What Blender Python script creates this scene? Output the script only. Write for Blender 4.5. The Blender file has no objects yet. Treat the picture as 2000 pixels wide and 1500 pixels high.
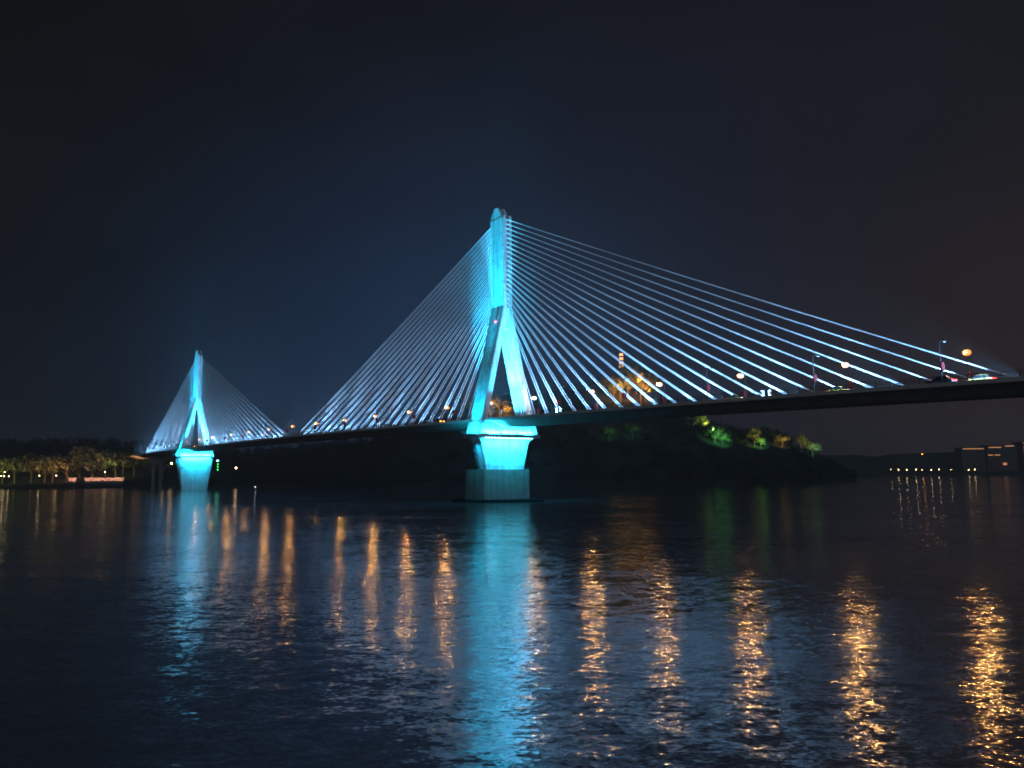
HAZE = .00030
import bpy, math, random
from mathutils import Vector, Matrix, noise as mnoise
rnd = random.Random(7)
SC = bpy.context.scene
COL = SC.collection
R = math.radians

# ------------------------------------------------------------------ camera solution (metres, water at z = 0)
F, PITCH, ROLL, CAMZ = 1513.4, 0.118298, 0.009158, 7.561
PX1, PY1, ANG, SPAN = -3.872, 239.606, 0.649838, 337.4      # near pylon, heading of the bridge, main span
CA, SA = math.cos(ANG), math.sin(ANG)
def zdeck(u): return 24.575 + 0.01592*u - 2.5e-5*u*u
def world(v, u, z): return Vector((PX1 + v*CA - u*SA, PY1 + v*SA + u*CA, z))
def ray(px, py):
    jx, jy = px-1000, 750-py
    cr, sr = math.cos(ROLL), math.sin(ROLL)
    ix, iy = cr*jx + sr*jy, -sr*jx + cr*jy
    ct, st = math.cos(PITCH), math.sin(PITCH)
    return Vector((ix, F*ct - iy*st, F*st + iy*ct))
def at_depth(px, py, Y):
    r = ray(px, py); t = Y/r.y
    return Vector((r.x*t, Y, CAMZ + r.z*t))

# ------------------------------------------------------------------ helpers
def tag(o, label=None, cat=None, group=None, kind=None):
    if label: o['label'] = label
    if cat: o['category'] = cat
    if group: o['group'] = group
    if kind: o['kind'] = kind
    return o
def empty(name, loc=(0, 0, 0), rz=0.0):
    o = bpy.data.objects.new(name, None); COL.objects.link(o)
    o.location = loc; o.rotation_euler = (0, 0, rz); o.empty_display_size = .3
    return o
class MB:
    def __init__(s): s.v = []; s.f = []; s.m = []; s.mi = 0
    def add(s, vs, fs):
        b = len(s.v); s.v += [tuple(p) for p in vs]
        s.f += [tuple(i+b for i in f) for f in fs]; s.m += [s.mi]*len(fs)
        return s
    def box(s, x0, x1, y0, y1, z0, z1):
        return s.add([(x0,y0,z0),(x1,y0,z0),(x1,y1,z0),(x0,y1,z0),(x0,y0,z1),(x1,y0,z1),(x1,y1,z1),(x0,y1,z1)],
                     [(0,3,2,1),(4,5,6,7),(0,1,5,4),(1,2,6,5),(2,3,7,6),(3,0,4,7)])
    def loft(s, secs, cap=True):
        n = len(secs[0]); vs = [p for q in secs for p in q]; fs = []
        for k in range(len(secs)-1):
            for i in range(n):
                j = (i+1) % n
                fs.append((k*n+i, k*n+j, (k+1)*n+j, (k+1)*n+i))
        if cap:
            fs.append(tuple(range(n-1, -1, -1))); fs.append(tuple((len(secs)-1)*n+i for i in range(n)))
        return s.add(vs, fs)
    def tube(s, p, q, r0, r1=None, n=8):
        p, q = Vector(p), Vector(q); r1 = r0 if r1 is None else r1
        d = (q-p).normalized(); a = d.orthogonal().normalized(); b = d.cross(a)
        ring = lambda c, r: [c + (a*math.cos(2*math.pi*i/n) + b*math.sin(2*math.pi*i/n))*r for i in range(n)]
        return s.loft([ring(p, r0), ring(q, r1)])
    def ball(s, c, rx, ry, rz, n=10, m=6):
        secs = []
        for k in range(m+1):
            t = math.pi*k/m; rr = max(math.sin(t), .02)
            secs.append([(c[0]+rx*rr*math.cos(2*math.pi*i/n), c[1]+ry*rr*math.sin(2*math.pi*i/n), c[2]-rz*math.cos(t)) for i in range(n)])
        return s.loft(secs)
    def build(s, name, mats, parent=None, smooth=False, bevel=0, loc=None):
        me = bpy.data.meshes.new(name); me.from_pydata(s.v, [], s.f)
        for m in (mats if isinstance(mats, (list, tuple)) else [mats]): me.materials.append(m)
        if any(s.m): me.polygons.foreach_set('material_index', s.m)
        if smooth: me.polygons.foreach_set('use_smooth', [True]*len(me.polygons))
        me.update()
        import bmesh
        bm = bmesh.new(); bm.from_mesh(me); bmesh.ops.recalc_face_normals(bm, faces=bm.faces); bm.to_mesh(me); bm.free()
        o = bpy.data.objects.new(name, me); COL.objects.link(o)
        if loc is not None: o.location = loc
        if parent: o.parent = parent
        if bevel:
            md = o.modifiers.new('bevel', 'BEVEL'); md.width = bevel; md.segments = 2; md.limit_method = 'ANGLE'
        return o
def copy_tree(o, parent=None):
    c = o.copy(); COL.objects.link(c)
    if parent: c.parent = parent
    for ch in list(o.children): copy_tree(ch, c)
    return c

# ------------------------------------------------------------------ materials
def mat(name, col, rough=.6, metal=0, var=.25, scale=.4, emit=None, estr=0, bump=0, joints=None, stain=False):
    m = bpy.data.materials.new(name); m.use_nodes = True
    nt = m.node_tree; b = nt.nodes['Principled BSDF']; L = nt.links.new
    b.inputs['Roughness'].default_value = rough; b.inputs['Metallic'].default_value = metal
    b.inputs['Base Color'].default_value = (*col, 1)
    if var:
        tc = nt.nodes.new('ShaderNodeTexCoord')
        n = nt.nodes.new('ShaderNodeTexNoise'); n.inputs['Scale'].default_value = scale; n.inputs['Detail'].default_value = 6
        L(tc.outputs['Object'], n.inputs['Vector'])
        r = nt.nodes.new('ShaderNodeValToRGB')
        r.color_ramp.elements[0].position = .3; r.color_ramp.elements[1].position = .7
        r.color_ramp.elements[0].color = (*[c*(1-var) for c in col], 1); r.color_ramp.elements[1].color = (*[min(1, c*(1+var)) for c in col], 1)
        L(n.outputs['Fac'], r.inputs['Fac']); out = r.outputs['Color']
        if stain:                                   # vertical weather streaks
            mp = nt.nodes.new('ShaderNodeMapping'); mp.inputs['Scale'].default_value = (1.1, 1.1, .06)
            L(tc.outputs['Object'], mp.inputs['Vector'])
            n2 = nt.nodes.new('ShaderNodeTexNoise'); n2.inputs['Scale'].default_value = 1.0; n2.inputs['Detail'].default_value = 4
            L(mp.outputs['Vector'], n2.inputs['Vector'])
            r2 = nt.nodes.new('ShaderNodeValToRGB'); r2.color_ramp.elements[0].position = .38; r2.color_ramp.elements[1].position = .56
            r2.color_ramp.elements[0].color = (.70, .70, .70, 1); r2.color_ramp.elements[1].color = (1, 1, 1, 1)
            L(n2.outputs['Fac'], r2.inputs['Fac'])
            mx = nt.nodes.new('ShaderNodeMix'); mx.data_type = 'RGBA'; mx.blend_type = 'MULTIPLY'; mx.inputs[0].default_value = 1
            L(out, mx.inputs[6]); L(r2.outputs['Color'], mx.inputs[7]); out = mx.outputs[2]
        if joints:                                  # casting joints every few metres of height
            sx = nt.nodes.new('ShaderNodeSeparateXYZ'); L(tc.outputs['Object'], sx.inputs[0])
            md = nt.nodes.new('ShaderNodeMath'); md.operation = 'MODULO'; md.inputs[1].default_value = joints; L(sx.outputs[2], md.inputs[0])
            lt = nt.nodes.new('ShaderNodeMath'); lt.operation = 'LESS_THAN'; lt.inputs[1].default_value = .14; L(md.outputs[0], lt.inputs[0])
            ml = nt.nodes.new('ShaderNodeMath'); ml.operation = 'MULTIPLY'; ml.inputs[1].default_value = .5; L(lt.outputs[0], ml.inputs[0])
            mx = nt.nodes.new('ShaderNodeMix'); mx.data_type = 'RGBA'; mx.inputs[7].default_value = (.08, .08, .08, 1)
            L(ml.outputs[0], mx.inputs[0]); L(out, mx.inputs[6]); out = mx.outputs[2]
        L(out, b.inputs['Base Color'])
        if bump:
            bp = nt.nodes.new('ShaderNodeBump'); bp.inputs['Strength'].default_value = bump
            L(n.outputs['Fac'], bp.inputs['Height']); L(bp.outputs['Normal'], b.inputs['Normal'])
    if emit:
        b.inputs['Emission Color'].default_value = (*emit, 1); b.inputs['Emission Strength'].default_value = estr
    return m
M = dict(
    concrete=mat('pale_concrete', (.50, .51, .51), .75, var=.16, scale=.5, joints=5.2, stain=True),
    foundation=mat('grey_concrete', (.17, .155, .13), .85, var=.2, scale=.35, joints=3.1, stain=True),
    girder=mat('girder_concrete', (.44, .36, .31), .8, var=.15, scale=.3),
    asphalt=mat('asphalt', (.05, .05, .05), .9, var=.2, scale=1.5),
    cable=mat('cable_sheath', (.78, .79, .80), .5, var=.05, scale=.2),
    socket=mat('cable_socket', (.45, .46, .47), .45, metal=.4, var=.1),
    steel=mat('galvanised_steel', (.05, .05, .052), .5, metal=.5, var=.15, scale=1),
    dark=mat('dark_rubber', (.006, .006, .007), 1.0, var=.2),
    rust=mat('dark_steel', (.05, .055, .055), .6, metal=.3, var=.3),
    white=mat('white_paint', (.8, .8, .8), .5, var=.05),
    red=mat('red_lantern_cloth', (.13, .005, .008), .6, var=.15, scale=2, emit=(.5, .02, .03), estr=.06),
    lit_lens=mat('sodium_lens', (.9, .6, .3), .4, var=0, emit=(1, .27, .03), estr=1.8),
    dim_lens=mat('unlit_lens', (.55, .55, .52), .3, var=0),
    led=mat('cyan_led', (.3, .8, .9), .4, var=0, emit=(.25, .85, 1), estr=14),
    beacon=mat('red_beacon', (.7, .02, .05), .4, var=0, emit=(1, .03, .10), estr=4),
    green=mat('green_signal', (.02, .5, .08), .4, var=0, emit=(.04, 1, .12), estr=4),
    warm=mat('warm_lamp', (.9, .75, .5), .4, var=0, emit=(1, .66, .33), estr=22),
    glass=mat('dark_glass', (.02, .025, .03), .08, var=0),
    tail=mat('tail_lamp', (.5, .01, .01), .3, var=0, emit=(1, .02, .02), estr=14),
    head=mat('head_lamp', (.9, .9, .85), .3, var=0, emit=(1, .92, .8), estr=9),
    amber=mat('amber_lamp', (.8, .3, .02), .3, var=0, emit=(1, .30, .02), estr=16),
    bark=mat('bark', (.10, .075, .05), .9, var=.3, scale=2, bump=.3),
    leaf=mat('leaf_green', (.085, .10, .04), .6, var=.5, scale=.5),
    leafb=mat('leaf_olive', (.10, .095, .035), .6, var=.5, scale=.5),
    wood_dark=mat('forest_leaf', (.026, .040, .042), .8, var=.5, scale=.12),
    earth=mat('hill_earth', (.035, .042, .04), .95, var=.4, scale=.05),
    bed=mat('river_bed', (.04, .04, .035), .95, var=.3, scale=.05),
    masonry=mat('bank_masonry', (.36, .29, .25), .85, var=.3, scale=.6),
    wall=mat('building_wall', (.095, .058, .045), .85, var=.15, scale=.2),
    gold=mat('gold_tower_wall', (.42, .34, .24), .7, var=.2, scale=.8),
    gold_lit=mat('gold_lit_opening', (.8, .5, .25), .5, var=0, emit=(1, .46, .18), estr=3.2),
    strip=mat('amber_eave_strip', (.8, .5, .2), .5, var=.3, scale=.4, emit=(1, .42, .13), estr=.9),
    redstrip=mat('red_eave_strip', (.8, .2, .1), .5, var=0, emit=(1, .13, .05), estr=1.2),
    orange_sign=mat('orange_sign_face', (.8, .4, .2), .5, var=.3, scale=.5, emit=(1, .36, .12), estr=.8),
)

for k_ in ('dark', 'wall', 'rust', 'earth', 'wood_dark'): M[k_].node_tree.nodes['Principled BSDF'].inputs['Specular IOR Level'].default_value = 0
# ------------------------------------------------------------------ lights
NL = 0
def spot(parent, loc, target, power, col, angle, blend=.6, size=.25, name='floodlight_beam'):
    l = bpy.data.lights.new(name, 'SPOT'); l.energy = power; l.color = col
    l.spot_size = R(angle); l.spot_blend = blend; l.shadow_soft_size = size
    o = bpy.data.objects.new(name, l); COL.objects.link(o)
    o.location = loc; o.rotation_euler = (Vector(target)-Vector(loc)).to_track_quat('-Z', 'Y').to_euler()
    if parent: o.parent = parent
    return o
def point(parent, loc, power, col, size=.3, name='lamp_light'):
    l = bpy.data.lights.new(name, 'POINT'); l.energy = power; l.color = col; l.shadow_soft_size = size
    o = bpy.data.objects.new(name, l); COL.objects.link(o); o.location = loc
    if parent: o.parent = parent
    return o
CYAN = (.003, .50, .82); LINE = (.014, .54, .88); ICE = (.22, .55, 1.0); SODIUM = (1, .46, .12); LAMPP = 1350

# ================================================================== THE BRIDGE
bridge = tag(empty('cable_stayed_bridge', (PX1, PY1, 0), ANG),
    'long cable-stayed bridge with two cyan floodlit pylons and fans of white glowing cables', 'bridge')
U0, U1 = -215, 505
us = [U0 + i*5 for i in range(int((U1-U0)/5)+1)]
sec = [(-9.2,0),(-9.2,-.45),(-6.9,-.62),(-5.6,-.95),(-4.3,-1.5),(-3.0,-1.98),(-1.4,-2.2),(1.4,-2.2),(3.0,-1.98),(4.3,-1.5),(5.6,-.95),(6.9,-.62),(9.2,-.45),(9.2,0)]
d = MB(); d.loft([[(v, u, zdeck(u)+dz) for v, dz in sec] for u in us])
deck = d.build('deck', M['girder'], bridge)
rd = MB(); rd.loft([[(v, u, zdeck(u)+dz) for v, dz in ((-7.6,.02),(7.6,.02),(7.6,.06),(-7.6,.06))] for u in us]); rd.build('roadway', M['asphalt'], deck)
for a, b in ((-9.2,-8.95),(8.95,9.2)):
    kb = MB(); kb.loft([[(v, u, zdeck(u)+dz) for v, dz in ((a,.004),(b,.004),(b,.24),(a,.24))] for u in us]); kb.build('kerb', M['girder'], deck)
for sgn in (-1, 1):
    r = MB(); v = sgn*9.07
    for h in (.6, .92, 1.2):
        r.loft([[(v+dx, u, zdeck(u)+h+dz) for dx, dz in ((-.035,0),(.035,0),(.035,.06),(-.035,.06))] for u in us])
    u = U0+1
    while u < U1:
        z = zdeck(u); r.box(v-.045, v+.045, u-.045, u+.045, z+.22, z+1.22); u += 2.5
    r.build('railing', M['steel'], deck)
md = MB()                                       # low strip in the middle that carries the cable anchors
md.loft([[(v, u, zdeck(u)+dz) for v, dz in ((-1.0,.06),(1.0,.06),(.85,.42),(-.85,.42))] for u in us]); md.build('median', M['girder'], deck)

def strip(loc, d, size, power):
    a = bpy.data.lights.new('light_line', 'AREA'); a.shape = 'RECTANGLE'; a.size = size; a.size_y = .25; a.energy = power; a.color = LINE
    o = bpy.data.objects.new('light_line', a); COL.objects.link(o); o.parent = bridge; o.location = loc
    d = Vector(d).normalized(); ax = Vector((1,0,0)) if abs(d.x) < .2 else Vector((0,1,0)); y = (-d).cross(ax).normalized()
    o.rotation_euler = Matrix((ax, y, -d)).transposed().to_euler()
UC = -1.3                                      # centre of the pylon along the bridge
def make_pylon(u0, lift, block):
    zc = 20.15 + lift                          # top of the cap
    zb = 60.2                                  # where the legs become the shaft
    slope = (10.85-1.5)/(zb-zc)
    # ---- shaft: two plates with gabled heads and a recessed core
    s = MB()
    prof = [(2.1,zb),(2.1,89.2),(.15,92.2),(-1.35,92.2),(-3.4,89.2),(-4.8,89.0),(-4.8,zb)]
    for a, b in ((-1.5,-.6),(.6,1.5)):
        s.loft([[(a, u0+u, z) for u, z in prof], [(b, u0+u, z) for u, z in prof]])
    s.box(-.6, .6, u0+UC-2.6, u0+UC+2.6, 53.2, 88.2)
    for sg in (-1, 1):                         # raised borders of the side panels
        a, b = (-1.62, -1.503) if sg < 0 else (1.503, 1.62)
        s.box(a, b, u0+1.15, u0+2.1, zb+.1, 88.6); s.box(a, b, u0-4.8, u0-1.9, zb+.1, 88.4)
        s.box(a+.06 if sg < 0 else a, b if sg < 0 else b-.06, u0-1.898, u0+1.148, 87.9, 88.35)
    # web between the legs above the opening
    secs = []
    for z in (53.0, 54.0, 56, 58, zb-.02):
        w = 1.5 + slope*(zb-z) - 1.9
        w = max(w, .55); secs.append([(-w, u0+UC-2.9, z), (w, u0+UC-2.9, z), (w, u0+UC+2.9, z), (-w, u0+UC+2.9, z)])
    s.loft(secs)
    py = s.build('pylon', M['concrete'], bridge, bevel=.06)
    py['label'] = ('near pylon, tall inverted Y tower standing on a dark concrete block' if block else 'distant smaller looking pylon whose tapered pier meets the water')
    for sg in (-1, 1):
        g = MB(); secs = []
        for z, hu in ((zb-.03, 3.42), (45, 3.3), (zc+1.5, 3.25), (zc+.01, 3.35)):
            vo = 1.5 + slope*(zb-z); vi = vo - 2.1
            c = .28                             # chamfered edges
            q = [(vo, -hu+c), (vo, hu-c), (vo-c, hu), (vi+c, hu), (vi, hu-c), (vi, -hu+c), (vi+c, -hu), (vo-c, -hu)]
            secs.append([(sg*v, u0+UC+du, z) for v, du in q])
        g.loft(secs); g.build('leg', M['concrete'], py)
    # ---- cross wall on the cap, cap slab, pier
    w = MB(); zt = zdeck(u0) - .56
    w.loft([[(-11.1,u0+UC-3.42,zc),(11.1,u0+UC-3.42,zc),(11.1,u0+UC+3.42,zc),(-11.1,u0+UC+3.42,zc)],
            [(-10.2,u0+UC-3.4,zt),(10.2,u0+UC-3.4,zt),(10.2,u0+UC+3.4,zt),(-10.2,u0+UC+3.4,zt)]])
    w.build('cross_wall', M['concrete'], py)
    c = MB(); c.box(-11.6, 11.6, u0-5.4, u0+2.9, zc-1.0, zc-.003)
    c.build('cap', M['concrete'], py, bevel=.05)
    zz = zc-.12
    for sg in (-1, 1):
        wk = MB()
        a, b = (sg*11.6, sg*13.6); a, b = min(a, b), max(a, b)
        wk.box(a, b, u0-4.4, u0+1.6, zz-.15, zz)
        for (x, y) in [(sg*13.5, u0-4.3+i*1.16) for i in range(6)] + [(sg*12.6, u0-4.3), (sg*12.6, u0+1.5)]:
            wk.tube((x, y, zz), (x, y, zz+1.1), .035, n=5)
        for h in (.55, 1.1): wk.tube((sg*13.5, u0-4.3, zz+h), (sg*13.5, u0+1.5, zz+h), .03, n=5)
        wk.build('walkway', M['steel'], py)
    wk = MB()
    for h in (.5, 1.0):
        wk.tube((-11.4, u0-5.25, zc+h), (11.4, u0-5.25, zc+h), .028, n=5)
    for i in range(16): x = -11.4+22.8*i/15; wk.tube((x, u0-5.25, zc), (x, u0-5.25, zc+1.0), .03, n=5)
    wk.build('cap_railing', M['steel'], py)
    zbot = 9.65 if block else -2.0
    p = MB(); ys = [(-1.9+4.25*0-.85, 2.3)]
    sects = [(zbot, 7.35, 2.25), (zc-2.75, 9.05, 2.4), (zc-2.0, 9.5, 2.45), (zc-1.45, 10.3, 2.75), (zc-1.003, 11.3, 3.2)] if block else \
            [(zbot, 7.3, 2.3), (zc-3.2, 10.9, 2.5), (zc-2.4, 11.2, 2.5), (zc-1.6, 11.35, 2.8), (zc-1.003, 11.5, 3.2)]
    secs = []
    for z, hv, hu in sects:
        k = .3; uc = u0 - .5 if block else u0 - 1.3
        secs.append([(-hv+k, uc-hu, z), (hv-k, uc-hu, z), (hv, uc-hu+k, z), (hv, uc+hu-k, z), (hv-k, uc+hu, z), (-hv+k, uc+hu, z), (-hv, uc+hu-k, z), (-hv, uc-hu+k, z)])
    p.loft(secs); p.build('pier', M['concrete'], py)
    uf = (u0-.5 if block else u0-1.3)
    # service ladder on the near face, floodlight fixtures, red beacon
    ld = MB(); zl = zbot if block else 1.5
    for du in (-.35, .35): ld.tube((-7.75-(0 if block else .5), uf+.9+du, zl), (-9.35-(0 if block else 1.6), uf+.9+du, zc-2.5), .06, n=5)
    nz = 26
    for i in range(nz):
        t = (i+.5)/nz; x = -7.75-(0 if block else .5) - (1.6+(0 if block else 1.1))*t; z = zl + (zc-2.5-zl)*t
        ld.tube((x, uf+.55, z), (x, uf+1.25, z), .045, n=5)
        if i % 4 == 2: ld.tube((x, uf+.5, z), (x-.55, uf+.5, z), .05, n=5); ld.tube((x-.55, uf+.5, z), (x-.55, uf+1.3, z), .05, n=5); ld.tube((x, uf+1.3, z), (x-.55, uf+1.3, z), .05, n=5)
    ld.build('ladder', M['rust'], py)
    bc = MB(); zz = 55.2; vb = -(1.5+slope*(zb-zz)); bc.ball((vb-.22, u0-1.9, zz), .3, .45, .35); bc.tube((vb+.1, u0-1.9, zz), (vb-.1, u0-1.9, zz), .2, n=8)
    bc.build('beacon', M['beacon'], py)
    nled = 17 if block else 12
    for i in range(nled):
        x = -8.6 + 17.2*i/(nled-1); fx = MB(); fx.box(x-.2, x+.2, u0-4.95, u0-4.65, zc-1.25, zc-1.02); fx.build('downlight', M['led'], py)
    for x, y in ((-9.0,u0-5.0),(-3.2,u0-5.0),(3,u0-5.0),(9.2,u0-5.0),(-13.2,u0-2.6),(-13.2,u0+.2)):
        fl = MB(); fl.box(x-.25, x+.25, y-.15, y+.15, zc+.02, zc+.4); fl.build('floodlight', M['rust'], py)
    if block:
        f = MB(); f.box(-8.6, 8.75, u0-3.4, u0+6.3, -2.5, 9.645); f.build('foundation', M['foundation'], py, bevel=.08)
        e = MB(); n = 40
        def ring(k, z): return [(13.2*k*math.cos(t*2*math.pi/n)*(1), u0+1.5+15.5*k*math.sin(t*2*math.pi/n), z) for t in range(n)]
        e.loft([ring(1, -.6), ring(1.02, .25), ring(.99, .55), ring(.93, .6), ring(.5, .6)]); e.build('fender', M['dark'], py)
        for x, y in ((-8.2, u0-3.1), (8.4, u0-3.1), (8.4, u0+6.0), (-8.2, u0+6.0)):
            ps = MB(); ps.tube((x, y, 9.64), (x, y, 10.9), .12, n=7); ps.ball((x, y, 10.9), .2, .2, .2); ps.build('bollard', M['steel'], py)
    else:
        f = MB(); f.box(-9.5, 9.6, u0-4.4, u0+3.6, -2.5, .16); f.build('foundation', M['foundation'], py)
    # ---- lights of the pylon
    P = 1.0; K = 1.0 if block else 1.8
    for y in (-2.6, .2):                      # narrow beams up the near face of the shaft
        spot(bridge, (-14.2, u0+y, zc+.6), (-1.5, u0+UC, 76), 720000*P, CYAN, 17, 1)
    spot(bridge, (-13.4, u0+UC, zc+.6), (-5.6, u0+UC, 44), 75000, CYAN, 66, 1)          # grazing light on the outer face of the near leg
    spot(bridge, (14.2, u0+UC, zc+.6), (1.5, u0+UC, 76), 90000*P, CYAN, 17, 1)
    strip((0, u0-5.3, zc+.25), (0, .45, 1), 20, 24000)          # light line along the cap edge washing the cross wall
    strip((-12.9, u0+UC, zc+.25), (.5, 0, 1), 5, 2600)
    for uu, pw in ((-12, 2200), (-26, 2500), (12, 1500), (26, 1800)):   # glancing light along the girder
        spot(bridge, (-12.8, u0+(-5 if uu < 0 else 3), zc-.6), (-5.5, u0+uu, zdeck(u0+uu)-1.2), pw*2.2, CYAN, 60, .9)
    
    strip((0, u0-5.0, zc-1.3), (0, .35, -1), 17, 17000 if block else 16000)
    for x in (-5, 0, 5):
        spot(bridge, (x, u0-8.5, zc-1.4), (x*.95, u0-2.8, 15.2 if block else 13), 10000 if block else 10000, CYAN, 50, .55)
    spot(bridge, (-12.6, u0-1, zc-1.4), (-8.6, u0-.5, 13), 5500, CYAN, 70, .8)
    spot(bridge, (-12.6, u0+1, zc-1.4), (-8.6, u0+1, 6), 1200, CYAN, 60, .8)
    # deck-level floods: the inner face of the far leg, both longitudinal faces
    zd = zdeck(u0)
    spot(bridge, (-5.5, u0+UC-1, zd+.8), (4.6, u0+UC, 47), 190000*K, (.07,.64,1), 50, .7)
    spot(bridge, (-4.5, u0+UC+1, zd+.8), (7.2, u0+UC, 34), 60000*K, (.07,.64,1), 60, .7)
    spot(bridge, (5.5, u0+UC-1, zd+.8), (-4.6, u0+UC, 47), 70000*K, (.02,.56,1), 50, .7)
    for x in (-8.3, 8.0):
        spot(bridge, (x*1.02, u0-13, zd+.8), (x*.55, u0-4.7, 42), 70000*K, (.02,.50,1), 50, .9)
        spot(bridge, (x*.8, u0-16, zd+.8), (0, u0-4.7, 76), 170000*K, (.01,.55,1), 38, 1)
        spot(bridge, (x*.8, u0+14, zd+.8), (0, u0+2, 76), 150000, (.01,.55,1), 38, 1)
    return py
pylon_near = make_pylon(0, 0, True)
pylon_far = make_pylon(SPAN, 2.3, False)

# ---- stay cables: 23 twin cables per fan, four fans
def side_u(k): return 11.2 + 6.04*k
def main_u(k): return 11.55 + 6.156*k + .036*k*k
def anchor_z(k): return 56.1 + 1.453*k
def fan(u0, sign, uf):
    CR = .112 if u0 == 0 and sign < 0 else .115
    for k in range(23):
        ub = u0 + sign*uf(k); zb_ = zdeck(ub)+.4; zt = anchor_z(k)
        ut = u0 + UC + sign*2.55
        A, T = Vector((0, ub, zb_)), Vector((0, ut, zt)); dv = (T-A).normalized(); Ln = (T-A).length
        s = MB()
        for x, xt in ((-.45,-.3),(.45,.3)):
            a = A+Vector((x,0,0)); t = T+Vector((xt,0,0)); dd = (t-a).normalized()
            s.tube(a-dd*.3, a+dd*2.4, .19, .17, 8); s.tube(a+dd*2.4, a+dd*2.6, .23, .23, 8)
        s.box(-.75, .75, ub-.45, ub+.45, zb_-.36, zb_+.12)
        st = s.build('stay_cable', M['socket'], bridge)
        for x, xt in ((-.45,-.3),(.45,.3)):
            a = A+Vector((x,0,0)); t = T+Vector((xt,0,0)); dd = (t-a).normalized()
            c = MB(); e1 = dd.orthogonal().normalized(); e2 = dd.cross(e1); c.loft([[p+(e1*math.cos(i*math.pi/4)+e2*math.sin(i*math.pi/4))*r for i in range(8)] for p, r in ((a+dd*2.6,CR),*[(a.lerp(t,q)-Vector((0,0,Ln*.010*q*(1-q))),CR) for q in (.07,.15,.28,.4,.5,.6,.72,.85,.93)],(t-dd*1.62,CR),(t-dd*1.6,.17),(t+dd*.2,.19))]); c.build('strand', M['cable'], st, smooth=True)
    # floodlights at the near deck edge, aimed up into the fan
    n = 7; pw = FANP*(1.7 if sign < 0 else 1.6) if u0 == 0 else FANP*1.5
    for i in range(n):
        uu = uf(3.0 + 18.5*i/(n-1))
        ul = u0 + sign*(uu+5)
        k = 3.0+18.5*i/(n-1)
        a = Vector((0, u0+sign*uf(k), zdeck(ul))); t = Vector((0, u0, anchor_z(k)))
        for vs in (-6.9,):
            spot(bridge, (vs, ul, zdeck(ul)+.5), a.lerp(t, .17 if sign < 0 else .24), pw*(.55+.45*i/(n-1)), ICE, 58, 1, .3)
FANP = 110000; CR = .125
fan(0, -1, side_u); fan(0, 1, main_u); fan(SPAN, -1, main_u); fan(SPAN, 1, side_u)

# ---- approach pier on the left bank
ap = MB(); ap.box(-3.6, -1.6, 436, 438, -2, 20); ap.box(1.6, 3.6, 436, 438, -2, 20); ap.box(-4.2, 4.2, 435.6, 438.4, 20, zdeck(437)-2.1); ap.build('approach_pier', M['foundation'], bridge)

# ================================================================== STREET LAMPS ON THE DECK
def make_lamp(lit):
    t = empty('street_lamp')
    p = MB(); p.tube((0,0,0),(0,0,.5),.16,.14); p.tube((0,0,.5),(0,0,7.0),.10,.06); p.tube((0,0,7.0),(.5,0,7.25),.055); p.tube((.5,0,7.25),(1.5,0,7.3),.05)
    p.build('post', M['steel'], t)
    h = MB(); h.loft([[(1.3,-.16,7.24),(2.3,-.2,7.28),(2.3,.2,7.28),(1.3,.16,7.24)],[(1.3,-.14,7.4),(2.25,-.16,7.42),(2.25,.16,7.42),(1.3,.14,7.4)]])
    h.build('lamp_head', M['steel'], t)
    l = MB()
    if lit: l.ball((1.8,0,6.9), 0.80, .72, .56, 14, 8); point(t, (2.75,0,6.9), LAMPP, SODIUM, .09)
    else: l.box(1.4, 2.2, -.14, .14, 7.2, 7.236)
    l.build('lens', M['lit_lens'] if lit else M['dim_lens'], t)
    b = MB(); q = [(-.28,-.72),(.28,-.72),(.6,-.4),(.6,.4),(.28,.72),(-.28,.72),(-.6,.4),(-.6,-.4)]
    b.loft([[(x, -.16, 2.9+z) for x, z in q],[(x, -.34, 2.9+z) for x, z in q]]); b.tube((0,-.25,3.62),(0,0,3.8),.03,n=5); b.tube((0,-.25,2.18),(0,-.25,1.85),.09,.02,n=6)
    b.build('red_lantern', M['red'], t)
    return t
ORD = ['first','second','third','fourth','fifth','sixth','seventh','eighth','ninth','tenth','eleventh','twelfth']
lit0, dim0 = make_lamp(True), make_lamp(False)
def put_lamps(proto, ulist, v, rz, look, side, group):
    first = True
    counts = {}
    def region(u):
        if u < -3: return 'rightwards from the near pylon'
        if u < 22 and u >= -3: return 'seen between the near pylon legs'
        if u < 172: return 'leftwards from the near pylon'
        if u < SPAN-14: return 'rightwards from the distant pylon'
        if u < SPAN+20: return 'beside the distant pylon legs'
        return 'leftwards from the distant pylon'
    for u in sorted(ulist, key=lambda q: abs(q) if q < 172 else 1000+abs(q-SPAN)):
        o = proto if first else copy_tree(proto); first = False
        o.location = world(v, u, zdeck(u)+.005 if abs(v) < 8.9 else zdeck(u)); o.rotation_euler = (0, 0, ANG+rz)
        g = region(u); counts[g] = counts.get(g, 0)+1
        tag(o, f'{look}, {ORD[counts[g]-1]} {g}', 'street lamp', group)
lit_u = [-132.8,-109.7,-84.2,-59.5,-34.4,-8.5,14.4,41.1,68.2,96.5,125.8,156.5,186.5,221,253,284.7,322,352,386]
dim_u = [-135,-112,-87,-62,-38,-12.6,13,38,65,93,122,153,183,214,246,280,312,347,380,412,444]
put_lamps(lit0, lit_u, 8.7, math.pi, 'glowing orange street lamp', 'far', 'lit street lamps on the far side of the deck')
put_lamps(dim0, dim_u, -8.7, 0, 'unlit grey street lamp', 'near', 'unlit street lamps on the near side of the deck')

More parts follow.
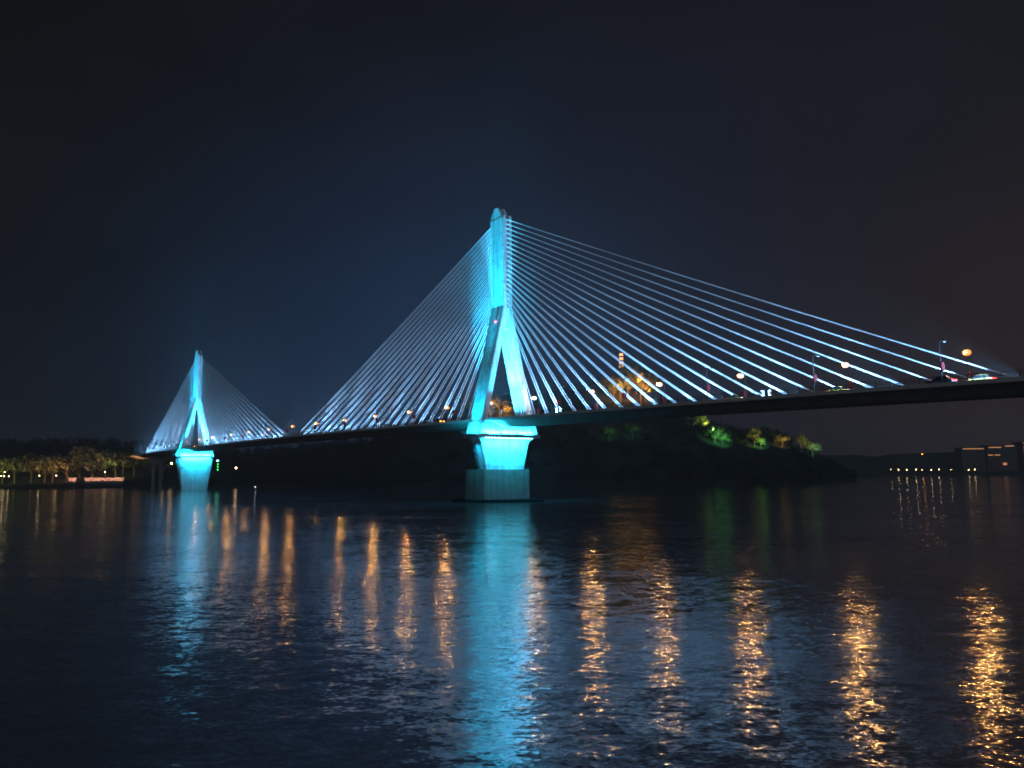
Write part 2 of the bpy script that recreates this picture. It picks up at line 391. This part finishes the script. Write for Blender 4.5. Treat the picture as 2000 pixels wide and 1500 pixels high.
# ---- white frames on the median
def make_frame():
    t = MB()
    for s in (-1, 1):
        t.box(-.09, .09, s*.55-.14, s*.55+.14, 0, 2.0); t.box(-.09, .09, s*.55-(.5 if s < 0 else -.14), s*.55+(-.14 if s < 0 else .5), 1.82, 2.0)
        t.box(-.09, .09, s*.55-(.42 if s < 0 else -.14), s*.55+(-.14 if s < 0 else .42), .85, 1.05)
    t.box(-.14, .14, -.7, .7, 0, .12)
    return t
fm = None
for u, lab in ((-97, 'under the fourth lit lamp'), (-30.6, 'just right of the near pylon'), (35.4, 'just left of the near pylon'),
               (102.7, 'under the middle of the left cable fan'), (186.8, 'in the gap between the two fans'), (281, 'just right of the distant pylon')):
    if fm is None: o = fm = make_frame().build('median_frame', M['white'])
    else: o = fm.copy(); COL.objects.link(o)
    o.location = world(-2.2, u, zdeck(u)+.06); o.rotation_euler = (0, 0, ANG+.5)
    tag(o, 'pair of white bracketed posts on the deck '+lab, 'post frame', 'white post frames along the deck')

# ---- cars
def make_car(col, light):
    t = empty('car'); paint = mat('car_paint', col, .3, var=.03)
    side = [(-2.2,.35),(2.2,.35),(2.25,.75),(1.3,.92),(-1.9,.95),(-2.25,.8)]
    b = MB(); b.loft([[(-.88, y, z) for y, z in side], [(.88, y, z) for y, z in side]]); b.build('body', paint, t, bevel=.08)
    c = MB(); c.loft([[(-.82,-1.75,.94),(.82,-1.75,.94),(.82,1.05,.92),(-.82,1.05,.92)],[(-.66,-1.15,1.46),(.66,-1.15,1.46),(.66,.3,1.46),(-.66,.3,1.46)]]); cab = c.build('cabin', M['glass'], t)
    rf = MB(); rf.box(-.66,.66,-1.15,.3,1.462,1.52); rf.build('roof', paint, t)
    for x in (-.8,.8):
        for y in (-1.35,1.35):
            w = MB(); w.tube((x-.1,y,.33),(x+.1,y,.33),.33,n=14); w.build('wheel', M['dark'], t)
    for x in (-.62,.62):
        h = MB(); h.box(x-.2,x+.2,2.19,2.28,.6,.76); h.build('headlight', M['head'] if light != 'tail' else M['white'], t)
        h = MB(); h.box(x-.22,x+.22,-2.29,-2.19,.66,.84); h.build('tail_light', M['amber'] if light == 'amber' else M['tail'], t)
    return t
for u, v, fw, col, light, lab in (
    (-133.5,-5.8, 1,(.04,.04,.045),'tail','dark car with bright red tail lights driving left at the right end of the bridge'),
    (-138.5,-3.2, 1,(.25,.16,.05),'tail','tan car behind the red tail lights at the far right of the deck'),
    (-113.5,-2.6,-1,(.45,.24,.03),'head','yellow taxi roof above the railing between two lamps on the right'),
    (-89.5,-2.6,-1,(.40,.20,.03),'head','amber taxi roof above the railing right of the lit hill'),
    (27,-5.5, 1,(.3,.3,.3),'amber','grey car with amber lights just left of the near pylon'),
    (318,-5.5, 1,(.1,.1,.1),'amber','dark car with amber lights beside the distant pylon'),
    (2.5,4.5,-1,(.03,.035,.04),'head','black car seen between the legs of the near pylon')):
    t = make_car(col, light); t.location = world(v, u, zdeck(u)+.065); t.rotation_euler = (0, 0, ANG + (0 if fw > 0 else math.pi)); tag(t, lab, 'car', 'cars crossing the bridge')

# ---- green navigation lights hung from the far pier cap
nv = empty('navigation_lights', world(14.1, SPAN-3.4, 13.0), ANG)
tag(nv, 'vertical row of green navigation lights hanging beside the distant pier', 'signal light')
n_ = MB(); n_.tube((0,0,0),(0,0,9.3),.07,n=6); n_.box(-.08,.08,-.08,.08,9.3,9.34); n_.build('mast', M['rust'], nv)
for z in (.5, 2.4, 4.2):
    g = MB(); g.ball((0,-.12,z), .36,.36,.40); g.build('lamp', M['green'], nv)
g = MB(); g.box(-.9,.5,-.2,.1,6.2,6.7); g.build('lamp', M['led'], nv)
by = empty('marker_buoy', (-163.9, 497, 0)); tag(by, 'small dark buoy with one white light on open water right of the distant pier', 'buoy')
b_ = MB(); b_.ball((0,0,.1),.8,.8,.5); b_.tube((0,0,.4),(0,0,2.0),.12,.08,n=7); b_.build('float', M['rust'], by)
b_ = MB(); b_.ball((0,0,2.15),.22,.22,.22); b_.build('lamp', M['head'], by)

# ================================================================== WATER, RIVER BED, TERRAIN
def water_material():
    m = bpy.data.materials.new('river_water'); m.use_nodes = True
    nt = m.node_tree; b = nt.nodes['Principled BSDF']; L = nt.links.new; N = nt.nodes.new
    b.inputs['Base Color'].default_value = (.085, .105, .125, 1); b.inputs['Coat Weight'].default_value = 1; b.inputs['Coat IOR'].default_value = 3.3; b.inputs['Coat Roughness'].default_value = .09; b.inputs['Roughness'].default_value = .11; b.inputs['IOR'].default_value = 3.0
    g = N('ShaderNodeNewGeometry')
    def layer(scale, stretch, amp, rot, detail=2):
        mp = N('ShaderNodeMapping'); mp.inputs['Rotation'].default_value = (0,0,rot); mp.inputs['Scale'].default_value = (scale*stretch, scale, scale)
        L(g.outputs['Position'], mp.inputs['Vector'])
        t = N('ShaderNodeTexNoise'); t.inputs['Scale'].default_value = 1; t.inputs['Detail'].default_value = detail; t.inputs['Roughness'].default_value = .55
        L(mp.outputs['Vector'], t.inputs['Vector'])
        s = N('ShaderNodeVectorMath'); s.operation = 'SUBTRACT'; s.inputs[1].default_value = (.5,.5,.5); L(t.outputs['Color'], s.inputs[0])
        k = N('ShaderNodeVectorMath'); k.operation = 'MULTIPLY'; k.inputs[1].default_value = (amp*.95, amp, 0); L(s.outputs[0], k.inputs[0])
        return k.outputs[0]
    def add(a, c):
        v = N('ShaderNodeVectorMath'); v.operation = 'ADD'; L(a, v.inputs[0]); L(c, v.inputs[1]); return v.outputs[0]
    w = add(add(layer(9.0,.6,.25,.3), layer(2.6,.5,.20,.12)), add(layer(.75,.45,.11,-.1), layer(.13,.4,.05,.2)))
    # wind patches: calmer and rougher reaches
    mp = N('ShaderNodeMapping'); mp.inputs['Scale'].default_value = (.010,.032,1); L(g.outputs['Position'], mp.inputs['Vector'])
    t = N('ShaderNodeTexNoise'); t.inputs['Scale'].default_value = 1; t.inputs['Detail'].default_value = 3; L(mp.outputs['Vector'], t.inputs['Vector'])
    mr = N('ShaderNodeMapRange'); mr.inputs['From Min'].default_value = .34; mr.inputs['From Max'].default_value = .66; mr.inputs['To Min'].default_value = .38; mr.inputs['To Max'].default_value = 1.55
    L(t.outputs['Fac'], mr.inputs['Value'])
    sc = N('ShaderNodeVectorMath'); sc.operation = 'SCALE'; L(w, sc.inputs[0]); L(mr.outputs[0], sc.inputs['Scale'])
    up = N('ShaderNodeVectorMath'); up.operation = 'ADD'; up.inputs[1].default_value = (0,0,1); L(sc.outputs[0], up.inputs[0])
    nm = N('ShaderNodeVectorMath'); nm.operation = 'NORMALIZE'; L(up.outputs[0], nm.inputs[0]); L(nm.outputs[0], b.inputs['Normal']); L(nm.outputs[0], b.inputs['Coat Normal'])
    return m
wt = MB(); wt.add([(-1800,-120,0),(1800,-120,0),(1800,2550,0),(-1800,2550,0)], [(0,1,2,3)])
tag(wt.build('river', water_material()), 'dark rippled river reflecting cyan and orange lights', None, None, 'structure')
gb = MB(); gb.add([(-1810,-150,-4),(1810,-150,-4),(1810,2600,-4),(-1810,2600,-4)], [(0,1,2,3)]); tag(gb.build('ground', M['bed']), kind='structure')

def interp(x, pts):
    if x <= pts[0][0]: return pts[0][1]
    for (a, p), (b, q) in zip(pts, pts[1:]):
        if x <= b:
            t = (x-a)/(b-a); return p + (q-p)*t
    return pts[-1][1]
SHORE = [(-1600,760),(-480,728),(-330,712),(-230,690),(-120,650),(250,640),(300,680),(345,780),(420,1120),(520,1400),(700,1465),(1700,1470)]
RIDGE = [(-1600,40),(-480,46),(-380,40),(-300,30),(-139,40),(-60,68),(-15,78),(40,84),(100,96),(122,90),(150,74),(173,58),(205,46),(240,42),(262,39),(294,24),(345,15),(470,16),(560,36),(660,42),(760,40),(880,46),(1000,50),(1700,50)]
RUN = [(-1600,170),(-300,150),(-100,120),(300,110),(420,120),(1700,200)]
def terrain(x, y):
    t = (y - interp(x, SHORE))/interp(x, RUN)
    if t <= 0: return -3 + max(t, -1)*2
    k = min(t/.06, 1); base = -3 + 5.5*k
    s = max(0, min(1, (t-.05)/.95)); s = s*s*(3-2*s)
    s = .25*max(0,min(1,(t-.05)/.95)) + .75*s
    h = interp(x, RIDGE)*s
    if t > 1: h *= max(.25, 1-(t-1)*.35)
    n = mnoise.noise(Vector((x/38, y/38, 0)))*3.5 + mnoise.noise(Vector((x/13, y/13, 4)))*1.4
    return base + h + n*min(1, t*2.2)
tm = MB(); xs = [-1600+i*12 for i in range(276)]; ts = [-.25,-.05,0,.03,.06,.1,.16,.23,.3,.38,.46,.54,.62,.7,.78,.86,.94,1.02,1.15,1.35,1.6,2.0,2.6,3.4]
vs = []
for x in xs:
    for t in ts:
        y = interp(x, SHORE)+t*interp(x, RUN); vs.append((x, y, terrain(x, y)))
nt_ = len(ts)
tm.add(vs, [(i*nt_+j, (i+1)*nt_+j, (i+1)*nt_+j+1, i*nt_+j+1) for i in range(len(xs)-1) for j in range(nt_-1)])
tag(tm.build('hills', M['earth'], smooth=True), kind='structure')
def hit(px, py, y0=600, y1=1800):
    r = ray(px, py); y = y0
    while y < y1:
        t = y/r.y; p = Vector((r.x*t, y, CAMZ+r.z*t))
        if terrain(p.x, p.y) >= p.z: return p
        y += 2
    best = min(range(600, 900, 4), key=lambda y: abs(CAMZ+r.z*y/r.y-terrain(r.x*y/r.y, y)))
    x = r.x*best/r.y; return Vector((x, best, terrain(x, best)))

# ---- forest cover of the hill (reads as one dark mass)
fw = MB()
def leaf(mb, c, s, rg):
    a = Vector((rg.gauss(0,1), rg.gauss(0,1), rg.gauss(0,1))).normalized(); b = a.orthogonal().normalized()
    a2 = a.cross(b); w = s*(.6+.8*rg.random()); h = w*.55
    mb.add([c-b*w, c+a2*h, c+b*w, c-a2*h], [(0,1,2,3)])
# ---- individual trees
def tree_meshes(seed, n=620, tall=1.0, spread=1.0):
    rg = random.Random(seed)
    t = MB(); limbs = []
    t.tube((0,0,-.6),(.15,0,3.2),.34,.24,9); t.tube((.15,0,3.2),(.1,.1,6.5*tall),.24,.10,8)
    cl = []
    for i in range(9):
        a = i*2.4+rg.random(); z0 = 2.8+rg.random()*2.6*tall; r_ = (2.2+1.8*rg.random())*spread
        e = Vector((math.cos(a)*r_, math.sin(a)*r_, z0+1.6+2.6*rg.random()*tall)); t.tube((.12,.05,z0), e, .13, .04, 6); cl.append((e, 1.5+rg.random()*.9))
    for i in range(5): cl.append((Vector((rg.gauss(0,1.1)*spread, rg.gauss(0,1.1)*spread, (6.3+2.6*rg.random())*tall)), 1.3+.8*rg.random()))
    c = MB()
    for i in range(n):
        p, rr = rg.choice(cl); q = Vector((rg.gauss(0,1), rg.gauss(0,1), rg.gauss(0,.8)))
        q = q.normalized()*rr*(rg.random()**.4); leaf(c, p+q, .66, rg)
    return t, c
VAR = []; LITP = []
for i in range(5):
    t, c = tree_meshes(20+i, tall=(1,.9,1.25,1.1,.8)[i], spread=(1,1.15,.8,1,1.2)[i])
    r0 = empty('broadleaf_tree', (0, -3000, 0)); t.build('trunk', M['bark'], r0); c.build('crown', M['leafb'] if i % 2 else M['leaf'], r0)
    VAR.append([r0, False])
def put_tree(px, py, hpx, var, label, group, dist=None, rg=rnd):
    p = at_depth(px, py, dist) if dist else hit(px, py)
    if dist: p.z = terrain(p.x, p.y)
    proto, used = VAR[var]
    o = copy_tree(proto) if used else proto; VAR[var][1] = True
    h = hpx/F*p.y; s = h/((9.3,8.6,11.2,10,8.2)[var])
    o.location = p - Vector((0,0,.2)); o.scale = (s*1.05, s*1.05, s); o.rotation_euler = (0, 0, rg.random()*6.28)
    tag(o, label, 'tree', group); LITP.append(p); return p, h
GOLD = (1, .43, .09); GREEN = (.30, 1, .22); WARM = (1, .55, .28)
def uplight(p, h, power, col, dx=0, ang=85):
    q = p + Vector((dx, -h*(1.5 if p.x < -300 else 1.1), h*.42)); q.z = max(terrain(q.x, q.y)+.8, q.z)
    spot(None, q, p+Vector((0,0,h*.55)), power, col, ang, .9, .3, 'tree_light')
hill_trees = [(1200,792,52,0,'leftmost gold-lit tree of the hilltop grove'),(1212,782,48,1,'gold-lit tree directly below the slender tower'),
    (1228,786,66,2,'tallest gold-lit tree at the top of the grove, right of the tower'),(1243,770,56,3,'gold-lit tree at the crest of the hill'),
    (1251,792,62,1,'gold-lit tree low in the grove beside the orange street lamp'),(1260,786,52,0,'gold-lit tree on the right flank of the hilltop grove')]
for px, py, h, v, lab in hill_trees:
    p, hh = put_tree(px, py, h, v, lab, 'gold-lit trees around the hilltop tower'); uplight(p, hh, 62000, GOLD, rnd.uniform(-4,4))
for px, py, h, v, lab in [(957,812,38,1,'gold-lit tree seen between the near pylon legs, beside the left leg'),(976,815,32,0,'gold-lit tree seen between the near pylon legs, in the middle'),
                          (990,815,24,3,'small gold-lit tree seen just left of the right pylon leg')]:
    p, hh = put_tree(px, py, h, v, lab, 'gold-lit trees behind the near pylon'); uplight(p, hh, 45000, GOLD, 3)
p, hh = put_tree(905, 815, 44, 2, 'dim olive tree just left of the near pylon', 'gold-lit trees behind the near pylon'); uplight(p, hh, 4000, (.8,.8,.35), 2)
for px, py, h, v, lab in [(1368,842,34,0,'yellow-green lit tree highest on the slope under the right half of the deck'),(1381,854,32,3,'green-lit tree second from the top of the bright slope'),
                          (1396,866,32,1,'green-lit tree in the middle of the bright slope'),(1411,874,28,4,'lowest green-lit tree at the foot of the bright slope')]:
    p, hh = put_tree(px, py, h, v, lab, 'green-lit trees on the slope below the deck'); uplight(p, hh, 20000, (.75,1,.22) if px < 1375 else (.22,1,.30), 2)
for px, py, h, v, col, lab in [(1474,872,34,2,(.9,.75,.15),'narrow tree lit yellow at the top and green below, left of a pair'),(1486,876,20,0,(.25,1,.25),'small green-lit bush-like tree beside the yellow one'),
                               (1528,873,22,4,(1,.55,.12),'small amber-lit tree between the yellow and the pale green ones'),
                               (1566,872,32,2,(.9,.8,.25),'slim yellow-lit tree left of the pale green spreading one'),(1586,874,28,1,(.45,1,.6),'pale green-lit spreading tree at the right end of the lit bank')]:
    p, hh = put_tree(px, py, h, v, lab, 'lit trees at the right end of the wooded bank'); uplight(p, hh, 20000, col, 0)
for px, py, h, v, lab in [(1190,860,26,1,'faintly green-lit tree below the deck, right of the near pier'),(1236,858,28,0,'faintly green-lit tree below the deck with white sparkles')]:
    p, hh = put_tree(px, py, h, v, lab, 'faintly lit trees below the deck'); uplight(p, hh, 3000, (.2,1,.45), 0)
left = [(6,926,32,0,(.9,.8,.2),5200,'olive-lit tree at the left edge'),(30,924,33,1,(.75,.9,.25),4600,'yellow-green tree second from the left edge'),
    (62,924,42,3,(1,.62,.3),2600,'dim brown tree with a broad crown on the left bank'),(88,926,34,0,(1,.6,.28),2200,'dim brown tree left of the amber-lit one'),
    (104,922,32,4,(1,.5,.2),5600,'amber-lit tree above the bank lamps'),(132,920,30,1,(1,.55,.25),3600,'rusty lit tree left of the tallest one on the bank'),
    (157,915,44,2,(1,.45,.25),4600,'tallest reddish-lit tree on the left bank'),(180,930,40,4,(1,.58,.36),3000,'pinkish-lit tree over the left end of the lit river wall'),
    (206,930,38,0,(1,.58,.36),3200,'pinkish-lit tree over the middle of the lit river wall'),(226,930,36,1,(1,.55,.33),2600,'pinkish-lit tree over the right end of the lit river wall'),
    (240,915,34,3,(.55,.8,.2),3000,'green-lit tree left of the bridge end'),(262,918,30,0,(.4,.6,.3),700,'dark tree beside the bridge end'),(296,938,32,3,(.5,.6,.5),200,'dark tree in front of the approach piers'),(318,940,28,1,(.5,.6,.5),200,'dark tree between the approach piers and the distant pylon')]
for px, py, h, v, col, pw, lab in left:
    p, hh = put_tree(px, py, h+12, v, lab, 'trees along the left bank', 752 if py > 918 else 765); uplight(p, hh, pw*4.8, col, rnd.uniform(-2,2))

for i in range(2600):
    x = rnd.uniform(-620, 360); t = rnd.random()**.8*1.15+.03
    y = interp(x, SHORE)+t*interp(x, RUN); z = terrain(x, y)
    if x < -300 and t < .42: continue
    if any(abs(x-q.x) < 9 and -30 < y-q.y < 5 for q in LITP): continue
    hh = rnd.uniform(4, 9); rr = rnd.uniform(2.5, 4.5)
    for k in range(14):
        q = Vector((rnd.gauss(0,.5), rnd.gauss(0,.5), rnd.gauss(.1,.42)))
        leaf(fw, Vector((x+q.x*rr, y+q.y*rr, z+hh*.55+q.z*hh*.6)), 1.25, rnd)
tag(fw.build('hillside_wood', M['wood_dark']), 'dark wooded hillside along the far bank behind the bridge', 'woodland', None, 'stuff')

# ---- hilltop tower
tp = at_depth(1214, 723, 752); tw = empty('hilltop_tower', (tp.x, tp.y, terrain(tp.x, tp.y)-1)); tag(tw, 'slender tower of lit golden tiers standing on the dark hilltop', 'tower')
zt = at_depth(1214, 720, 752).z - tw.location.z
b = MB(); b.box(-1.7,1.7,-1.7,1.7,-1,zt); b.build('base', M['wall'], tw)
for i in range(4):
    z = zt + i*4.0; w = 2.0 - .06*i
    b = MB(); b.box(-w,w,-w,w,z,z+3.2); st = b.build('tier', M['gold'], tw)
    q = MB()
    for sx, sy in ((0,-1),(-1,0),(1,0)):
        for k in (-1, 1):
            for zz in ((.5,1.35),(1.75,2.75)):
                if sy: q.box(k*.85-.55, k*.85+.55, -w-.05, -w+.1, z+zz[0], z+zz[1])
                else: q.box(min(sx*(w-.1),sx*(w+.05)), max(sx*(w-.1),sx*(w+.05)), k*.85-.55, k*.85+.55, z+zz[0], z+zz[1])
    q.build('lit_opening', M['gold_lit'], st)
    e = MB(); e.loft([[(-w-.5,-w-.5,z+3.2),(w+.5,-w-.5,z+3.2),(w+.5,w+.5,z+3.2),(-w-.5,w+.5,z+3.2)],[(-w+.2,-w+.2,z+3.8),(w-.2,-w+.2,z+3.8),(w-.2,w-.2,z+3.8),(-w+.2,w-.2,z+3.8)]]); e.build('eave', M['wall'], st)

# ---- left bank: river wall, lamps
for x0, x1, lab in ((-397,-361,'long pinkish lit river wall on the left bank'),(-412,-405,'short stub of pinkish lit river wall left of the long one')):
    e = empty('river_wall', (0,0,0)); w = MB(); w.box(x0, x1, 724, 726, -2, 6.6); w.build('footing', M['rust'], e); w = MB(); w.box(x0, x1, 724, 725.4, 6.604, 9.6)
    n = int((x1-x0)/3)
    for i in range(n+1): w.box(x0+i*3-.25, x0+i*3+.25, 723.6, 723.996, 6.604, 10.0)
    w.build('parapet', M['masonry'], e); tag(e, lab, 'wall', 'lit river walls on the left bank')
    k = int((x1-x0)/6)+1
    for i in range(k): spot(None, (x0+(i+.5)*(x1-x0)/k, 719.5, 7.6), (x0+(i+.5)*(x1-x0)/k, 724, 8.8), 1900, (1,.50,.32), 110, .9, .2, 'wall_light')
def bank_lamp(pos, label, group, h=5.0, r=.55, m='warm'):
    t = empty('bank_lamp', (pos.x, pos.y, pos.z-h)); p = MB(); p.tube((0,0,0),(0,0,h-.3),.12,.08,n=6); p.build('post', M['rust'], t)
    l = MB(); l.ball((0,0,h), r, r, r*.8, 8, 5); l.build('lamp', M[m], t); tag(t, label, 'lamp', group)
names = ['leftmost','second from the left','third from the left','fourth from the left','fifth from the left','sixth from the left','seventh from the left','eighth from the left','ninth from the left','tenth from the left']
for i, (px, py) in enumerate([(2,930),(8,930),(9,922),(17,930),(77,929),(110,929),(205,922)]):
    bank_lamp(at_depth(px, py, 724), f'small warm lamp on the left bank, {names[i]} in the row', 'lamps along the left bank', h=at_depth(px, py, 724).z-1, r=.42)
for px, py, lab in [(318,897,'topmost lamp under the bridge end at the left'),(315,911,'lamp below the topmost one under the bridge end'),(335,905,'lamp close to the distant pier under the bridge end'),(461,914,'lone white lamp on the dark bank right of the distant pier')]:
    q = at_depth(px, py, 700); bank_lamp(q, lab, 'lamps under the bridge end', h=max(2, q.z-max(terrain(q.x,q.y),0)), r=.8)
for v, pw in ((-11, 9000), (9, 5000)):
    q = world(v, 478, zdeck(478)-9); spot(None, q, world(v*.2, 482, zdeck(482)-1), pw, (1,.55,.25), 120, .8, .4, 'underside_light')

# ---- far right bank: lamps and buildings
for i, px in enumerate([1740,1755,1771,1789,1801,1819,1834,1857,1892,1904]):
    q = at_depth(px, 917+(i % 3)*.4, 1462); bank_lamp(q, f'tiny promenade lamp on the far right bank, {names[i]}', 'promenade lamps on the far right bank', h=q.z-1.5, r=.8 if i not in (0,4,7) else .45)
q = at_depth(1801, 887, 1500); bank_lamp(q, 'lone orange lamp high above the promenade lamps', 'mast lamps', h=q.z-terrain(q.x,1500), r=1.0, m='amber')
def block(x0, x1, y0, y1, z1, strips, m, label):
    cx = (x0+x1)/2; z0 = terrain(cx, y0)-2
    t = empty('apartment_block', (cx, y0, z0)); tag(t, label, 'building', 'buildings on the far right bank')
    a, b, h = x0-cx, x1-cx, z1-z0
    w = MB(); w.box(a, b, 0, y1-y0, 0, h); w.build('wall', M['wall'], t)
    r = MB(); r.box(a-.8, b+.8, -.8, y1-y0+.8, h+.003, h+.9); r.build('roof', M['wall'], t)
    nx = max(2, int((b-a)/4.5)); nz = int(h/4)
    for j in range(2, nz):
        g = MB(); g.box(a+.6, b-.6, -.03, .05, j*4+.7, j*4+.85)
        for i in range(nx):
            x = a+(i+.5)*(b-a)/nx; g.box(x-1.2, x+1.2, -.06, .1, j*4+.8, j*4+2.6)
        g.build('window_row', M['rust'], t)
    for xa, xb, zs in strips:
        s = MB(); s.box(xa-cx, xb-cx, -1.2, -.85, zs-z0-.7, zs-z0+.7); s.build('light_strip', M[m], t)
block(866, 910, 1500, 1525, 53.5, [(868,908,51.8)], 'strip', 'apartment block with one long amber light strip at its roof edge')
block(918, 976, 1505, 1530, 58, [(921,945,54.2),(953,970,56.6),(911+8,922+6,39.5),(931,942,39.5)], 'strip', 'apartment block with two broken amber strips under the roof')
block(984, 1040, 1500, 1530, 64, [(985,1035,61.5),(985,1035,54),(985,1035,48.5),(985,1035,43)], 'redstrip', 'building striped with red light at the right edge')
q = at_depth(1963, 906, 1495); s = empty('billboard', (q.x, q.y, terrain(q.x, q.y))); tag(s, 'small glowing orange billboard below the apartment blocks', 'billboard')
hz = q.z - s.location.z
b = MB(); b.box(-.3,.3,-.3,.3,0,hz-2.5); b.build('post', M['rust'], s); b = MB(); b.box(-3.6,3.6,-.3,.3,hz-2.4,hz+2.4); b.build('panel', M['orange_sign'], s)
# ================================================================== SKY, AMBIENT, CAMERA
wd = bpy.data.worlds.new('World'); SC.world = wd; wd.use_nodes = True
nt = wd.node_tree; L = nt.links.new; N = nt.nodes.new
bg = nt.nodes['Background']; tc = N('ShaderNodeTexCoord')
def lobe(px, py, n, col):
    c = ray(px, py).normalized()
    dt = N('ShaderNodeVectorMath'); dt.operation = 'DOT_PRODUCT'; dt.inputs[1].default_value = c; L(tc.outputs['Generated'], dt.inputs[0])
    mx = N('ShaderNodeMath'); mx.operation = 'MAXIMUM'; mx.inputs[1].default_value = 0; L(dt.outputs['Value'], mx.inputs[0])
    pw = N('ShaderNodeMath'); pw.operation = 'POWER'; pw.inputs[1].default_value = n; L(mx.outputs[0], pw.inputs[0])
    v = N('ShaderNodeVectorMath'); v.operation = 'SCALE'; v.inputs[0].default_value = col; L(pw.outputs[0], v.inputs['Scale']); return v.outputs[0]
acc = None
for l in (lobe(760, 820, 24, (.0015,.0150,.046)), lobe(2100, 900, 26, (.019,.0095,.0065)), lobe(1250, 500, 10, (.003,.0022,.0075))):
    if acc is None: acc = l
    else:
        a = N('ShaderNodeVectorMath'); a.operation = 'ADD'; L(acc, a.inputs[0]); L(l, a.inputs[1]); acc = a.outputs[0]
a = N('ShaderNodeVectorMath'); a.operation = 'ADD'; a.inputs[1].default_value = (.0052,.0058,.0062); L(acc, a.inputs[0])
mp = N('ShaderNodeMapping'); mp.inputs['Scale'].default_value = (3.2,3.2,7); L(tc.outputs['Generated'], mp.inputs['Vector'])
cn = N('ShaderNodeTexNoise'); cn.inputs['Scale'].default_value = 1; cn.inputs['Detail'].default_value = 5; L(mp.outputs['Vector'], cn.inputs['Vector'])
cr_ = N('ShaderNodeMapRange'); cr_.inputs['From Min'].default_value = .3; cr_.inputs['From Max'].default_value = .7; cr_.inputs['To Min'].default_value = .84; cr_.inputs['To Max'].default_value = 1.16; L(cn.outputs['Fac'], cr_.inputs['Value'])
sv = N('ShaderNodeVectorMath'); sv.operation = 'SCALE'; L(a.outputs[0], sv.inputs[0]); L(cr_.outputs[0], sv.inputs['Scale'])
L(sv.outputs[0], bg.inputs['Color']); bg.inputs['Strength'].default_value = 1
sl = bpy.data.lights.new('city_glow', 'SUN'); sl.energy = .72; sl.color = (.52, .73, 1); sl.angle = R(40)
so = bpy.data.objects.new('city_glow', sl); COL.objects.link(so); so.rotation_euler = Vector((-.25, 1, -.14)).to_track_quat('-Z', 'Y').to_euler()

hm = bpy.data.materials.new('night_haze'); hm.use_nodes = True; hn = hm.node_tree
hn.nodes.remove(hn.nodes['Principled BSDF']); pv = hn.nodes.new('ShaderNodeVolumePrincipled')
pv.inputs['Color'].default_value = (.86,.90,.95,1); pv.inputs['Density'].default_value = HAZE; pv.inputs['Anisotropy'].default_value = .2
hn.links.new(pv.outputs['Volume'], hn.nodes['Material Output'].inputs['Volume'])
hb = MB(); hb.box(-1820, 1820, -160, 2620, -5.0, 150.0)
if HAZE: tag(hb.build('haze', hm), kind='stuff')
cam = bpy.data.cameras.new('camera'); co = bpy.data.objects.new('camera', cam); COL.objects.link(co)
cam.sensor_width = 36; cam.lens = 36*F/2000; cam.clip_start = .5; cam.clip_end = 20000
co.matrix_world = Matrix.Translation((0,0,CAMZ)) @ Matrix.Rotation(math.pi/2+PITCH, 4, 'X') @ Matrix.Rotation(-ROLL, 4, 'Z')
SC.camera = co
SC.view_settings.view_transform = 'Standard'; SC.view_settings.look = 'None'; SC.view_settings.exposure = 0; SC.view_settings.gamma = 1
SC.cycles.use_adaptive_sampling = False; SC.cycles.filter_width = 1.8; SC.cycles.use_denoising = True; SC.cycles.use_light_tree = True
SC.cycles.max_bounces = 5; SC.cycles.diffuse_bounces = 2; SC.cycles.glossy_bounces = 3
SC.cycles.sample_clamp_indirect = 6; SC.cycles.caustics_reflective = False
